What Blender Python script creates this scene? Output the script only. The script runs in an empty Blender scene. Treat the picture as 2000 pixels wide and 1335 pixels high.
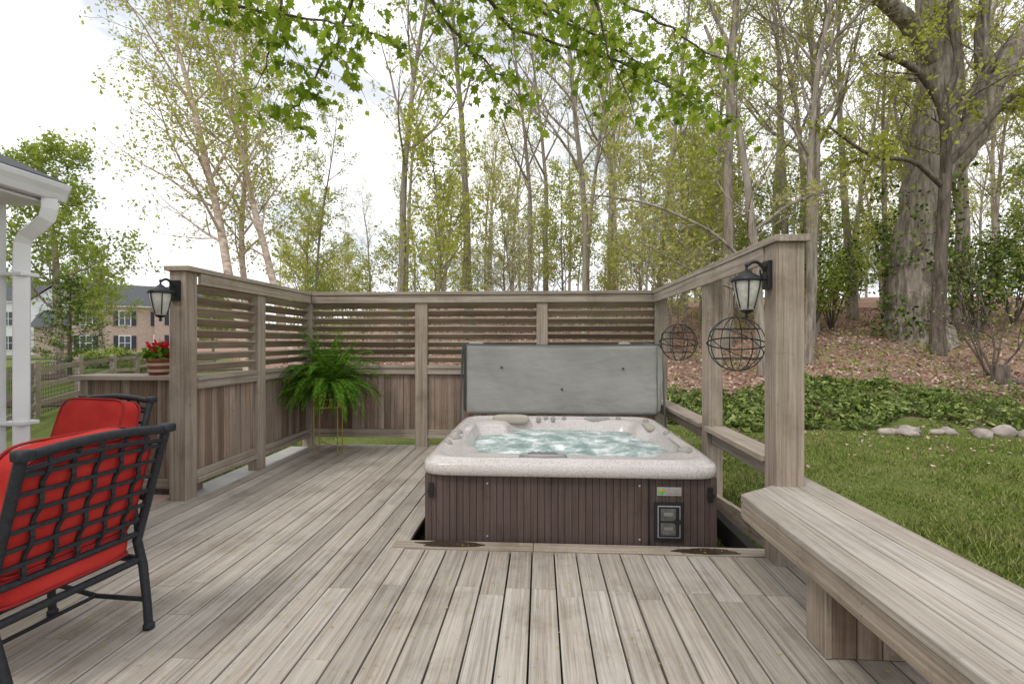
import bpy, math, random
import numpy as np
from mathutils import Vector, noise, Matrix
random.seed(7); np.random.seed(7)
R=random.random
def U(a,b): return a+(b-a)*random.random()
scene=bpy.context.scene
scene.view_settings.view_transform='Standard'
scene.view_settings.look='None'
scene.view_settings.exposure=0

# ------------------------------------------------------------ materials
def newmat(name):
    m=bpy.data.materials.new(name); m.use_nodes=True
    nt=m.node_tree; b=nt.nodes['Principled BSDF']
    return m,nt,b
def N(nt,t,**k):
    n=nt.nodes.new(t)
    for a,v in k.items(): setattr(n,a,v)
    return n
def ramp(nt,fac,stops):
    r=N(nt,'ShaderNodeValToRGB'); e=r.color_ramp.elements
    while len(e)<len(stops): e.new(0.5)
    for i,(p,c) in enumerate(stops):
        e[i].position=p; e[i].color=(c[0],c[1],c[2],1)
    nt.links.new(fac,r.inputs[0]); return r.outputs[0]
def coords(nt,scale=(1,1,1),rand=0.0):
    tc=N(nt,'ShaderNodeTexCoord'); mp=N(nt,'ShaderNodeMapping')
    mp.inputs['Scale'].default_value=scale
    src=tc.outputs['Object']
    if rand:
        g=N(nt,'ShaderNodeNewGeometry'); mu=N(nt,'ShaderNodeMath',operation='MULTIPLY'); mu.inputs[1].default_value=rand
        nt.links.new(g.outputs['Random Per Island'],mu.inputs[0])
        ad=N(nt,'ShaderNodeVectorMath',operation='ADD')
        nt.links.new(src,ad.inputs[0]); nt.links.new(mu.outputs[0],ad.inputs[1]); src=ad.outputs[0]
    nt.links.new(src,mp.inputs[0]); return mp.outputs[0]
def nz(nt,vec,scale,detail=5,rough=.55):
    n=N(nt,'ShaderNodeTexNoise'); n.inputs['Scale'].default_value=scale
    n.inputs['Detail'].default_value=detail; n.inputs['Roughness'].default_value=rough
    if vec is not None: nt.links.new(vec,n.inputs['Vector'])
    return n.outputs['Fac']
def mixc(nt,fac,a,b,bt='MIX'):
    m=N(nt,'ShaderNodeMixRGB',blend_type=bt)
    for i,v in ((0,fac),(1,a),(2,b)):
        if isinstance(v,(int,float)): m.inputs[i].default_value=v
        elif isinstance(v,tuple): m.inputs[i].default_value=(*v,1)
        else: nt.links.new(v,m.inputs[i])
    return m.outputs[0]
def bump(nt,b,h,st=.3,dist=.01):
    bm=N(nt,'ShaderNodeBump'); bm.inputs['Strength'].default_value=st; bm.inputs['Distance'].default_value=dist
    nt.links.new(h,bm.inputs['Height']); nt.links.new(bm.outputs[0],b.inputs['Normal'])
def rnd(nt):
    return N(nt,'ShaderNodeNewGeometry').outputs['Random Per Island']
def plain(name,c,rough=.6,metal=0,var=.15,sc=8,bmp=0,spec=None):
    m,nt,b=newmat(name)
    v=nz(nt,coords(nt),sc)
    col=ramp(nt,v,[(.25,tuple(x*(1-var) for x in c)),(.75,tuple(min(1,x*(1+var)) for x in c))])
    nt.links.new(col,b.inputs['Base Color'])
    b.inputs['Roughness'].default_value=rough; b.inputs['Metallic'].default_value=metal
    if spec is not None: b.inputs['Specular IOR Level'].default_value=spec
    if bmp: bump(nt,b,nz(nt,coords(nt),sc*12),bmp,.004)
    return m
def wood(name,base,dark,axis,var=.25,blotch=(.5,.47,.44),bl=.25,warm=(.34,.265,.19),wa=.45,con=1.0):
    m,nt,b=newmat(name)
    s=[55,55,55]; s[axis]=.9
    g1=nz(nt,coords(nt,tuple(s),13.7),1.0,8,.62)
    s4=[170,170,170]; s4[axis]=3.5
    g4=nz(nt,coords(nt,tuple(s4),3.7),1.0,4,.7)
    s2=[7,7,7]; s2[axis]=.5
    g2=nz(nt,coords(nt,tuple(s2),7.1),1.0,5,.65)
    s3=[12,12,12]; s3[axis]=.9
    g3=nz(nt,coords(nt,tuple(s3),9.3),1.0,6,.7)
    dk=tuple(d_+(b_-d_)*(1-con) for d_,b_ in zip(dark,base))
    c=ramp(nt,g1,[(.28,dk),(.44,tuple((x*.45+y*.55) for x,y in zip(dk,base))),(.55,base),(.80,tuple(min(1,x*1.22) for x in base))])
    c=mixc(nt,ramp(nt,g3,[(.47,(0,0,0)),(.70,(wa,wa,wa))]),c,warm)
    f=ramp(nt,g2,[(.45,(0,0,0)),(.75,(bl,bl,bl))])
    c=mixc(nt,f,c,blotch)
    c=mixc(nt,1.0,c,ramp(nt,g4,[(.34,(.74,.72,.70)),(.5,(1,1,1)),(.7,(1.08,1.08,1.08))]),'MULTIPLY')
    f3=ramp(nt,nz(nt,coords(nt,(1,1,1)),1.7,7,.68),[(.3,(.66,.63,.59)),(.48,(.98,.98,.98)),(.72,(1.12,1.12,1.12))])
    c=mixc(nt,1.0,c,f3,'MULTIPLY')
    f5=ramp(nt,nz(nt,coords(nt,(1,1,1)),22,3,.6),[(.64,(1,1,1)),(.74,(.78,.75,.70))])
    c=mixc(nt,1.0,c,f5,'MULTIPLY')
    v=ramp(nt,rnd(nt),[(0,(1-var,1-var*1.1,1-var*1.25)),(.5,(1,.98,.95)),(1,(1+var*.6,1+var*.6,1+var*.6))])
    c=mixc(nt,1.0,c,v,'MULTIPLY')
    nt.links.new(c,b.inputs['Base Color']); b.inputs['Roughness'].default_value=.75
    b.inputs['Specular IOR Level'].default_value=.25
    bump(nt,b,g1,.6,.004)
    return m
def leafmat(name,cols,trans=.45,patch=None):
    m=bpy.data.materials.new(name); m.use_nodes=True; nt=m.node_tree; nt.nodes.clear()
    o=N(nt,'ShaderNodeOutputMaterial'); d=N(nt,'ShaderNodeBsdfDiffuse')
    n=len(cols); c=ramp(nt,rnd(nt),[(i/(n-1),cols[i]) for i in range(n)])
    if patch:
        f=ramp(nt,nz(nt,coords(nt),patch[1],5,.65),[(.45,(0,0,0)),(.70,(patch[2],)*3)]); c=mixc(nt,f,c,patch[0])
    nt.links.new(c,d.inputs[0])
    if trans:
        t=N(nt,'ShaderNodeBsdfTranslucent'); mx=N(nt,'ShaderNodeMixShader')
        c2=mixc(nt,1.0,c,(1.25,1.3,.8),'MULTIPLY'); nt.links.new(c2,t.inputs[0]); mx.inputs[0].default_value=trans
        nt.links.new(d.outputs[0],mx.inputs[1]); nt.links.new(t.outputs[0],mx.inputs[2]); nt.links.new(mx.outputs[0],o.inputs[0])
    else: nt.links.new(d.outputs[0],o.inputs[0])
    return m
def bark(name,c1,c2,sx=6,sz=1.2,st=.8):
    m,nt,b=newmat(name)
    v=nz(nt,coords(nt,(sx,sx,sz)),1.0,8,.7)
    nt.links.new(ramp(nt,v,[(.35,c1),(.65,c2)]),b.inputs['Base Color']); b.inputs['Roughness'].default_value=.9
    b.inputs['Specular IOR Level'].default_value=.1
    bump(nt,b,v,st,.06); return m

M={}
M['deck']=wood('deck_wood',(.43,.39,.345),(.21,.178,.15),1,.17,(.50,.475,.44),.35,(.33,.27,.205),.4,.85)
M['wx']=wood('grey_wood_x',(.40,.345,.29),(.20,.165,.13),0,.15)
M['wy']=wood('grey_wood_y',(.40,.345,.29),(.20,.165,.13),1,.15)
M['wz']=wood('grey_wood_z',(.38,.32,.265),(.19,.155,.12),2,.15)
M['lx']=wood('louvre_wood_x',(.36,.295,.235),(.19,.15,.115),0,.3)
M['ly']=wood('louvre_wood_y',(.36,.295,.235),(.19,.15,.115),1,.3)
M['pz']=wood('panel_wood_z',(.27,.195,.15),(.12,.082,.062),2,.38,(.52,.47,.43),.55,(.22,.14,.09),.5)
M['under']=plain('underframe_gap_shade',(.02,.017,.015),.9)  # near-black colour paints the shade between deck boards; side beam shares it
M['black']=plain('black_metal',(.015,.016,.018),.45,.2,.2,40)
M['chairmetal']=plain('chair_cast_aluminium',(.024,.027,.033),.5,.3,.5,60,.5)
m,nt,b=newmat('red_fabric'); M['red']=m
v=nz(nt,coords(nt),5); nt.links.new(ramp(nt,v,[(.3,(.42,.024,.02)),(.7,(.56,.045,.035))]),b.inputs['Base Color'])
b.inputs['Roughness'].default_value=.85; b.inputs['Specular IOR Level'].default_value=.2
bump(nt,b,mixc(nt,.5,nz(nt,coords(nt,(1,1,1)),260,2),nz(nt,coords(nt,(1,1,1)),9,3)),.6,.012)
M['piping']=plain('red_piping',(.28,.012,.012),.8)
M['white']=plain('white_paint',(.74,.75,.76),.35,0,.06,3)
M['siding']=plain('beige_siding',(.5,.47,.40),.6,0,.08,3)
M['shingle']=plain('dark_shingle',(.08,.085,.095),.9,0,.5,30,.5)
M['gold']=plain('brass_wire',(.55,.38,.10),.35,.9)
M['skirt']=wood('tub_skirt_brown',(.105,.075,.066),(.075,.054,.048),2,.10,(.12,.09,.08),.2,(.09,.06,.05),.3)
m,nt,b=newmat('grey_vinyl'); M['cover']=m
v=nz(nt,coords(nt,(1,1,1)),1.4,4); nt.links.new(ramp(nt,v,[(.3,(.265,.26,.24)),(.7,(.345,.34,.315))]),b.inputs['Base Color']); b.inputs['Roughness'].default_value=.65
b.inputs['Specular IOR Level'].default_value=.3
bump(nt,b,nz(nt,coords(nt,(1,1,2.2)),2.6,5,.5),.4,.06)
M['coverdark']=plain('dark_vinyl',(.07,.072,.07),.5)
M['silver']=plain('silver_label',(.45,.46,.47),.35,.5)
M['greyplastic']=plain('grey_plastic',(.30,.29,.27),.4)
M['tan']=plain('pillow_tan',(.38,.34,.28),.6)
M['wet']=plain('wet_wood',(.05,.035,.025),.25,0,.3,20)
m,nt,b=newmat('speckled_acrylic'); M['shell']=m
v1=nz(nt,coords(nt),95,3,.8); v2=nz(nt,coords(nt),3)
c=ramp(nt,v1,[(.36,(.20,.17,.16)),(.43,(.46,.41,.385)),(.55,(.58,.53,.50)),(.66,(.74,.70,.68))])
c=mixc(nt,.35,c,ramp(nt,v2,[(.3,(.48,.435,.41)),(.7,(.62,.58,.555))]))
nt.links.new(c,b.inputs['Base Color']); b.inputs['Roughness'].default_value=.22
m,nt,b=newmat('foaming_water'); M['water']=m
v=nz(nt,coords(nt,(1,1,1)),4.2,9,.72); v2=nz(nt,coords(nt),40,4)
c=ramp(nt,v,[(.40,(.22,.31,.295)),(.5,(.38,.48,.46)),(.57,(.70,.75,.74)),(.66,(.88,.90,.90))])
nt.links.new(c,b.inputs['Base Color']); b.inputs['Roughness'].default_value=.12
bump(nt,b,v2,.5,.02)
m,nt,b=newmat('frosted_glass'); M['frost']=m
v=nz(nt,coords(nt),14,5); nt.links.new(ramp(nt,v,[(.3,(.34,.33,.29)),(.7,(.62,.61,.57))]),b.inputs['Base Color']); b.inputs['Roughness'].default_value=.3
m,nt,b=newmat('ground'); M['ground']=m
tc=N(nt,'ShaderNodeTexCoord'); sp=N(nt,'ShaderNodeSeparateXYZ'); nt.links.new(tc.outputs['Object'],sp.inputs[0])
g=nz(nt,coords(nt),1.3,8,.7)
g2=nz(nt,coords(nt),30,4,.7)
grass=ramp(nt,g,[(.3,(.075,.12,.022)),(.5,(.145,.19,.04)),(.7,(.26,.27,.10))])
grass=mixc(nt,.5,grass,ramp(nt,g2,[(.3,(.06,.085,.02)),(.7,(.25,.27,.10))]))
l=nz(nt,coords(nt),14,8,.8)
lit=ramp(nt,l,[(.32,(.11,.072,.053)),(.5,(.33,.21,.155)),(.68,(.54,.40,.325))])
lit=mixc(nt,ramp(nt,nz(nt,coords(nt),.5,5,.7),[(.52,(0,0,0)),(.72,(.5,.5,.5))]),lit,(.13,.165,.05))
ad=N(nt,'ShaderNodeMath',operation='MULTIPLY_ADD'); nt.links.new(nz(nt,coords(nt),.8,4),ad.inputs[0]); ad.inputs[1].default_value=.5; nt.links.new(sp.outputs[2],ad.inputs[2])
msk=ramp(nt,ad.outputs[0],[(.12,(0,0,0)),(.3,(1,1,1))])
nt.links.new(mixc(nt,msk,grass,lit),b.inputs['Base Color']); b.inputs['Roughness'].default_value=.95
b.inputs['Specular IOR Level'].default_value=.05
bump(nt,b,l,.8,.05)
M['blade']=leafmat('grass_blades',[(.05,.085,.015),(.11,.16,.028),(.19,.235,.05),(.32,.33,.13)],0,((.33,.29,.14),1.5,.65))
M['litter']=leafmat('leaf_litter',[(.15,.09,.065),(.35,.215,.16),(.52,.36,.29),(.66,.54,.46)],0)
M['pachy']=leafmat('pachysandra_leaf',[(.035,.06,.014),(.10,.15,.035),(.20,.255,.06),(.42,.46,.19)],.2,((.30,.35,.15),1.6,.6))
M['spring']=leafmat('spring_leaf',[(.28,.31,.06),(.40,.42,.09),(.52,.52,.15),(.33,.39,.08)],.5)
M['spring2']=leafmat('young_leaf',[(.42,.40,.14),(.55,.51,.22),(.38,.42,.12),(.54,.46,.27)],.5)
M['deepgreen']=leafmat('evergreen_leaf',[(.035,.07,.018),(.09,.14,.03),(.16,.22,.05),(.25,.29,.08)],0)
M['treeg']=leafmat('tree_leaf',[(.18,.24,.05),(.29,.35,.075),(.40,.44,.12)],.45)
M['maple']=leafmat('maple_leaf',[(.12,.18,.02),(.21,.30,.035),(.32,.41,.06),(.44,.49,.11)],.55)
M['fern']=leafmat('fern_leaf',[(.03,.10,.012),(.09,.20,.02),(.20,.34,.05)],.35)
M['blossom']=leafmat('dogwood_blossom',[(.75,.75,.68),(.85,.85,.8),(.4,.42,.18)],.3)
M['redpetal']=leafmat('red_petals',[(.45,.01,.03),(.6,.03,.06)],.3)
M['bark']=bark('grey_bark',(.16,.13,.105),(.46,.40,.34),8,1.2)
M['darkbark']=bark('dark_bark',(.06,.05,.04),(.22,.18,.15),12,2)
M['oakbark']=bark('oak_bark',(.11,.09,.07),(.43,.37,.32),9,1.1,1.0)
M['birchbark']=bark('birch_bark',(.36,.23,.17),(.82,.70,.61),4,9)
M['stone']=plain('field_stone',(.34,.29,.26),.8,0,.45,5,.5)
m,nt,b=newmat('brick'); M['brick']=m
bt=N(nt,'ShaderNodeTexBrick'); bt.inputs['Scale'].default_value=1; bt.inputs['Brick Width'].default_value=.22; bt.inputs['Row Height'].default_value=.075; bt.inputs['Mortar Size'].default_value=.008
bt.inputs['Color1'].default_value=(.36,.24,.19,1); bt.inputs['Color2'].default_value=(.46,.35,.29,1); bt.inputs['Mortar'].default_value=(.5,.47,.43,1)
tcx=N(nt,'ShaderNodeTexCoord'); mpx=N(nt,'ShaderNodeMapping'); mpx.inputs['Rotation'].default_value=(math.radians(90),0,0)
nt.links.new(tcx.outputs['Object'],mpx.inputs[0]); nt.links.new(mpx.outputs[0],bt.inputs[0]); nt.links.new(bt.outputs[0],b.inputs['Base Color']); b.inputs['Roughness'].default_value=.9
M['glass']=plain('window_glass',(.05,.06,.08),.1)
M['shutter']=plain('dark_shutter',(.02,.025,.04),.5)
M['railwood']=wood('split_rail_wood',(.38,.34,.28),(.2,.17,.13),0)
M['terracotta']=plain('striped_pot_red',(.22,.05,.03),.4)
M['potcream']=plain('striped_pot_cream',(.5,.42,.32),.4)
M['asphalt']=plain('asphalt',(.05,.05,.05),.9)
M['orange']=plain('orange_mark',(.6,.25,.05),.5)
M['greenm']=plain('green_mark',(.1,.4,.12),.5)
M['labeldark']=plain('label_grey',(.2,.2,.2),.4)
M['outlet']=plain('outlet_plate',(.13,.125,.115),.35,.3,.5,25)
M['paver']=plain('concrete_paver',(.42,.41,.39),.85,0,.15,4)
M['pollen']=leafmat('fallen_catkins',[(.35,.33,.05),(.5,.45,.10),(.30,.2,.08)],0)
M['mulch']=plain('dark_mulch',(.09,.05,.035),.95,0,.5,20,.6)

# ------------------------------------------------------------ mesh builder
class MB:
    def __init__(s): s.v=[];s.f=[];s.m=[];s.sm=[];s.leaf=[]
    def add(s,vs,fs,m=0,smooth=False):
        o=len(s.v); s.v.extend([tuple(x) for x in vs]); s.f.extend([tuple(i+o for i in q) for q in fs]); s.m.extend([m]*len(fs)); s.sm.extend([smooth]*len(fs))
    def box(s,a,b,m=0):
        x0,y0,z0=a;x1,y1,z1=b
        s.add([(x0,y0,z0),(x1,y0,z0),(x1,y1,z0),(x0,y1,z0),(x0,y0,z1),(x1,y0,z1),(x1,y1,z1),(x0,y1,z1)],
              [(0,3,2,1),(4,5,6,7),(0,1,5,4),(1,2,6,5),(2,3,7,6),(3,0,4,7)],m)
    def beam(s,p,q,w,h,m=0,up=(0,0,1)):
        p=Vector(p);q=Vector(q);d=(q-p).normalized();up=Vector(up)
        if abs(d.dot(up))>.98: up=Vector((0,1,0))
        sd=d.cross(up).normalized();u=sd.cross(d)
        vs=[]
        for c in (p,q):
            for a,b_ in ((-1,-1),(1,-1),(1,1),(-1,1)): vs.append(c+sd*w/2*a+u*h/2*b_)
        s.add(vs,[(0,1,2,3),(7,6,5,4),(0,4,5,1),(1,5,6,2),(2,6,7,3),(3,7,4,0)],m)
    def tube(s,pts,rad,k=8,m=0,closed=False,smooth=True,cap=False):
        pts=[Vector(p) for p in pts]; n=len(pts)
        if isinstance(rad,(int,float)): rad=[rad]*n
        vs=[];pu=None
        for i in range(n):
            if closed: d=pts[(i+1)%n]-pts[i-1]
            else: d=pts[min(i+1,n-1)]-pts[max(i-1,0)]
            if d.length<1e-9: d=Vector((0,0,1))
            d.normalize()
            if pu is None: pu=Vector((1,0,0)) if abs(d.x)<.8 else Vector((0,1,0))
            a=(pu-d*pu.dot(d))
            if a.length<1e-6: a=d.orthogonal()
            a.normalize();b_=d.cross(a);pu=a
            for j in range(k):
                t=2*math.pi*j/k; vs.append(pts[i]+(a*math.cos(t)+b_*math.sin(t))*rad[i])
        fs=[]
        for i in range(n if closed else n-1):
            for j in range(k):
                i2=(i+1)%n
                fs.append((i*k+j,i*k+(j+1)%k,i2*k+(j+1)%k,i2*k+j))
        if cap and not closed:
            fs.append(tuple(range(k))[::-1]); fs.append(tuple((n-1)*k+j for j in range(k)))
        s.add(vs,fs,m,smooth)
    def lathe(s,prof,c,k=24,m=0,smooth=True,sc=(1,1)):
        vs=[];n=len(prof)
        for r,z in prof:
            for j in range(k):
                t=2*math.pi*j/k; vs.append((c[0]+r*math.cos(t)*sc[0],c[1]+r*math.sin(t)*sc[1],c[2]+z))
        fs=[(i*k+j,i*k+(j+1)%k,(i+1)*k+(j+1)%k,(i+1)*k+j) for i in range(n-1) for j in range(k)]
        s.add(vs,fs,m,smooth)
    def superell(s,c,h,e1=.35,e2=.35,m=0,mat3=None,nu=40,nv=20,wr=0):
        def p(x,e): return math.copysign(abs(x)**e,x)
        vs=[]
        for i in range(nv+1):
            ph=-math.pi/2+math.pi*i/nv
            for j in range(nu):
                th=2*math.pi*j/nu
                v=Vector((h[0]*p(math.cos(ph),e1)*p(math.cos(th),e2),h[1]*p(math.cos(ph),e1)*p(math.sin(th),e2),h[2]*p(math.sin(ph),e1)))
                if wr: v=v*(1+wr*noise.noise(v*9+Vector(c)*3))
                if mat3: v=mat3@v
                vs.append(Vector(c)+v)
        fs=[(i*nu+j,i*nu+(j+1)%nu,(i+1)*nu+(j+1)%nu,(i+1)*nu+j) for i in range(nv) for j in range(nu)]
        s.add(vs,fs,m,True)
    def leaves(s,pos,size,m,flat=0.0,asp=.55,sizevar=.5):
        pos=np.asarray(pos,dtype=float); n=len(pos)
        if n==0: return
        d=np.random.normal(size=(n,3)); d[:,2]*=(1-flat); d/=np.linalg.norm(d,axis=1)[:,None]
        q=np.random.normal(size=(n,3)); 
        if flat: q[:,2]*=(1-flat)
        w=np.cross(d,np.cross(d,q)) if flat else np.cross(d,q)
        w/=np.linalg.norm(w,axis=1)[:,None]+1e-9
        sz=(size*(1-sizevar+2*sizevar*np.random.rand(n)))[:,None]
        a=pos-d*sz*.5; b_=pos+w*sz*.5*asp; c=pos+d*sz*.5; e=pos-w*sz*.5*asp
        s.leaf.append((np.stack([a,b_,c,e],1).reshape(-1,3),m))
    def build(s,name,mats,parent=None,bevel=0,loc=None,rot=None,sub=0,mesh_only=False,seg=2):
        v=s.v;f=s.f;mi=s.m;sm=s.sm
        for arr,m in s.leaf:
            o=len(v); v=v+[tuple(x) for x in arr.tolist()]; n=len(arr)//4
            idx=(np.arange(n*4).reshape(n,4)+o).tolist(); f=f+[tuple(q) for q in idx]; mi=mi+[m]*n; sm=sm+[False]*n
        me=bpy.data.meshes.new(name); me.from_pydata(v,[],f)
        for q in mats: me.materials.append(M[q] if isinstance(q,str) else q)
        me.polygons.foreach_set('material_index',mi); me.polygons.foreach_set('use_smooth',sm); me.update()
        if mesh_only: return me
        ob=bpy.data.objects.new(name,me); scene.collection.objects.link(ob)
        if parent: ob.parent=parent
        if loc: ob.location=loc
        if rot is not None: ob.rotation_euler=(0,0,rot)
        if bevel:
            bm=ob.modifiers.new('bevel','BEVEL'); bm.width=bevel; bm.segments=seg; bm.limit_method='ANGLE'
        return ob
def empty(name,loc=(0,0,0),rot=0):
    e=bpy.data.objects.new(name,None); scene.collection.objects.link(e); e.location=loc; e.rotation_euler=(0,0,rot); e.empty_display_size=.1; return e

# ------------------------------------------------------------ terrain
def sstep(t): t=max(0,min(1,t)); return t*t*(3-2*t)
def gz(x,y):
    w=sstep((x+.72*y)/(.45*abs(y)+3)) if y>0 else 0
    t=max(0,y-9.2-.25*math.sin(x*.5)-max(0,(6-x))*.05)
    h=.22*min(t,14)+.11*max(0,min(t-14,40))
    return -.22+w*h*(min(1,t/1.0))+.02*noise.noise(Vector((x*.3,y*.3,0)))+(.25*min(1,t/4)*noise.noise(Vector((x*.22,y*.22,2))) if t>0 else 0)*w
xs=sorted(set(list(np.linspace(-30,34,129))+list(np.linspace(-600,-30,30))+list(np.linspace(34,600,30))))
ys=sorted(set(list(np.linspace(-14,50,129))+list(np.linspace(-300,-14,12))+list(np.linspace(50,900,36))))
g=MB(); vs=[(x,y,gz(x,y)) for y in ys for x in xs]; nx=len(xs)
fs=[(j*nx+i,j*nx+i+1,(j+1)*nx+i+1,(j+1)*nx+i) for j in range(len(ys)-1) for i in range(nx-1)]
g.add(vs,fs,0,True); g.build('ground',['ground'])

# ------------------------------------------------------------ deck
XL=-4.75
d=MB(); w=.138; gap=.008
i=0
def runs(d,x0,x1,y0,y1,brk):
    cuts=[y0]+sorted([b_ for b_ in brk if y0+.2<b_<y1-.2])+[y1]
    for a,b_ in zip(cuts[:-1],cuts[1:]):
        dz=U(0,.0025); d.box((x0+U(0,.0015),a+.0015,-.03),(x1-U(0,.0015),b_-.0015,-dz))
x=1.84
while x>XL:
    x1=x; x0=x-w
    i+=1
    if x0>-1.0:
        br=[.9,2.80 if i%3 else 2.72]
        runs(d,x0,x1,-2.5,3.29,br)
        if x1<1.75: runs(d,x0,x1,5.64,6.62,[])
    elif x0>-3.12:
        runs(d,x0,x1,-2.5,6.62,[U(.3,1.6),U(3.0,4.3)] if R()<.5 else [U(2.0,2.9)])
    else:
        runs(d,x0,x1,-2.5,4.30,[U(.3,1.6),U(2.2,3.3)])
    x-=w+gap
d2=MB()
d2.box((-1.02,3.298,-.03),(-.05,3.425,.003)); d2.box((-.046,3.298,-.03),(.95,3.425,.003)); d2.box((.954,3.298,-.03),(1.84,3.425,.003))
p=empty('wooden_deck')
d.build('deck_boards',['deck'],p,.003); d2.build('trim_boards',['wx'],p,.003)
u=MB()
u.box((XL-.05,-2.6,-.21),(1.82,3.30,-.034)); u.box((XL-.05,3.301,-.21),(-1.0,4.27,-.034)); u.box((-3.2,4.271,-.21),(-1.0,6.6,-.034)); u.box((-.999,5.66,-.21),(1.7,6.6,-.034))  # solid slabs, not joists: added so board gaps show painted shade
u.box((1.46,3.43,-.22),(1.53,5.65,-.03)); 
u.build('gap_shade_slabs_and_beam',['under'],p)
k=MB(); k.beam((1.70,3.43,-.02),(1.40,5.60,-.02),.04,.16,0); k.build('side_fascia',['wy'],p,.003)
wp=MB()
for cx,cy,rx,ry in ((-.62,3.37,.24,.05),(1.12,3.35,.22,.045)):
    n=60; vs=[(cx,cy,.0045)]
    for j in range(n):
        t=2*math.pi*j/n; r=1+.35*noise.noise(Vector((math.cos(t)*1.6+cx,math.sin(t)*1.6,1)))
        vs.append((cx+rx*r*math.cos(t),min(cy+ry*r*math.sin(t),3.42),.0045))
    wp.add(vs,[(0,1+j,1+(j+1)%n) for j in range(n)])
wp.build('water_stains',['wet'],p)
s=MB(); P=[]
for _ in range(1700):
    x=U(-3,1.8); y=U(.8,6.3)
    if x>-.95 and y>3.3: continue
    if noise.noise(Vector((x*1.1,y*1.1,3)))<-.05 and R()<.7: continue
    P.append((x,y,.007))
for _ in range(110): P.append((U(-.6,1.3),U(3.25,3.4),.009))
s.leaves(P,.016,0,.95,.35,.6); s.build('fallen_catkins',['pollen'])

# ------------------------------------------------------------ privacy screens
ZT=2.09
scr=MB()
mats=['wx','wy','wz','lx','ly','pz']
def post(x0,y0,x1,y1,z0=-.2,z1=ZT-.045): scr.box((x0,y0,z0),(x1,y1,z1),2)
post(-3.30,4.15,-3.15,4.30)
post(-3.26,5.25,-3.14,5.40)
post(-3.26,6.49,-3.12,6.63)
post(-1.69,6.48,-1.52,6.60); post(-.05,6.48,.10,6.60); post(1.50,6.47,1.66,6.63)
scr.box((-3.33,4.12,ZT-.043),(-3.10,6.66,ZT),1)
scr.box((-3.097,6.44,ZT-.043),(1.47,6.66,ZT),0)
scr.box((-3.147,4.303,ZT-.15),(-3.115,6.46,ZT-.046),1)
scr.box((-3.11,6.46,ZT-.15),(1.495,6.477,ZT-.046),0)
def bay_y(y0,y1):
    for i in range(8):
        z=1.18+i*.104+U(-.004,.004)
        a=math.radians(38+U(-3,3))
        scr.beam((-3.21,y0,z),(-3.21,y1,z+U(-.005,.005)),.108,.018,4,up=(-math.sin(a),0,math.cos(a)))
    scr.box((-3.29,y0,1.06),(-3.13,y1,1.10),1)
    scr.box((-3.17,y0,.98),(-3.145,y1,1.057),1)
    y=y0
    while y<y1-.01:
        e=min(y+.088,y1); scr.box((-3.225,y+.001,.20),(-3.20+U(0,.004),e-.002,1.057),5); y+=.09
    scr.box((-3.24,y0,.12),(-3.14,y1,.165),1); scr.box((-3.195,y0,.168),(-3.16,y1,.23),1)
def bay_x(x0,x1):
    for i in range(8):
        z=1.18+i*.104+U(-.004,.004); a=math.radians(38+U(-3,3))
        scr.beam((x0,6.54,z),(x1,6.54,z+U(-.005,.005)),.108,.018,3,up=(0,math.sin(a),math.cos(a)))
    scr.box((x0,6.47,1.06),(x1,6.61,1.10),0)
    scr.box((x0,6.485,.98),(x1,6.51,1.057),0)
    x=x0
    while x<x1-.01:
        e=min(x+.088,x1); scr.box((x+.001,6.53+U(0,.004),.20),(e-.002,6.555,1.057),5); x+=.09
    scr.box((x0,6.48,.12),(x1,6.57,.165),0); scr.box((x0,6.50,.168),(x1,6.528,.23),0)
bay_y(4.301,5.249); bay_y(5.401,6.489)
bay_x(-3.119,-1.691); bay_x(-1.519,-.051); bay_x(.101,1.499)
scr.build('louvred_privacy_screen',mats,None,.004)
pv=MB(); pv.box((-3.42,4.32,-.2),(-3.128,6.5,-.02)); pv.build('concrete_edging',['paver'])
fr=MB()
fr.box((1.49,3.17,-.2),(1.665,3.33,ZT-.045),2)
fr.box((1.50,4.48,-.2),(1.64,4.62,ZT-.045),2)
fr.box((1.47,3.14,ZT-.043),(1.69,6.66,ZT),1)
fr.box((1.478,3.332,ZT-.16),(1.498,6.465,ZT-.046),1)
for y0,y1 in ((3.333,4.477),(4.623,6.467)):
    fr.box((1.47,y0,.62),(1.66,y1,.66),1); fr.box((1.54,y0,.50),(1.575,y1,.617),1)
fr.build('open_pergola_frame',['wx','wy','wz'],None,.004)
c=MB()
x=-4.36
while x<-3.32:
    e=min(x+.088,-3.31); c.box((x+.001,4.42+U(0,.003),0),(e-.001,4.45,1.055),1); x+=.09
c.box((-4.42,4.30,1.06),(-3.31,4.62,1.10),0); c.box((-4.38,4.39,.0),(-4.30,4.418,1.057),2); c.box((-4.298,4.395,.03),(-3.31,4.417,.12),0)
c.box((-4.37,4.455,-.2),(-3.31,4.60,1.05),1)
c.build('bar_counter',['wx','pz','wz'],None,.004)
bp=MB(); bp.box((-4.2,4.02,.002),(-3.34,4.28,.012)); bp.build('brick_paving',['brick'])

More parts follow.
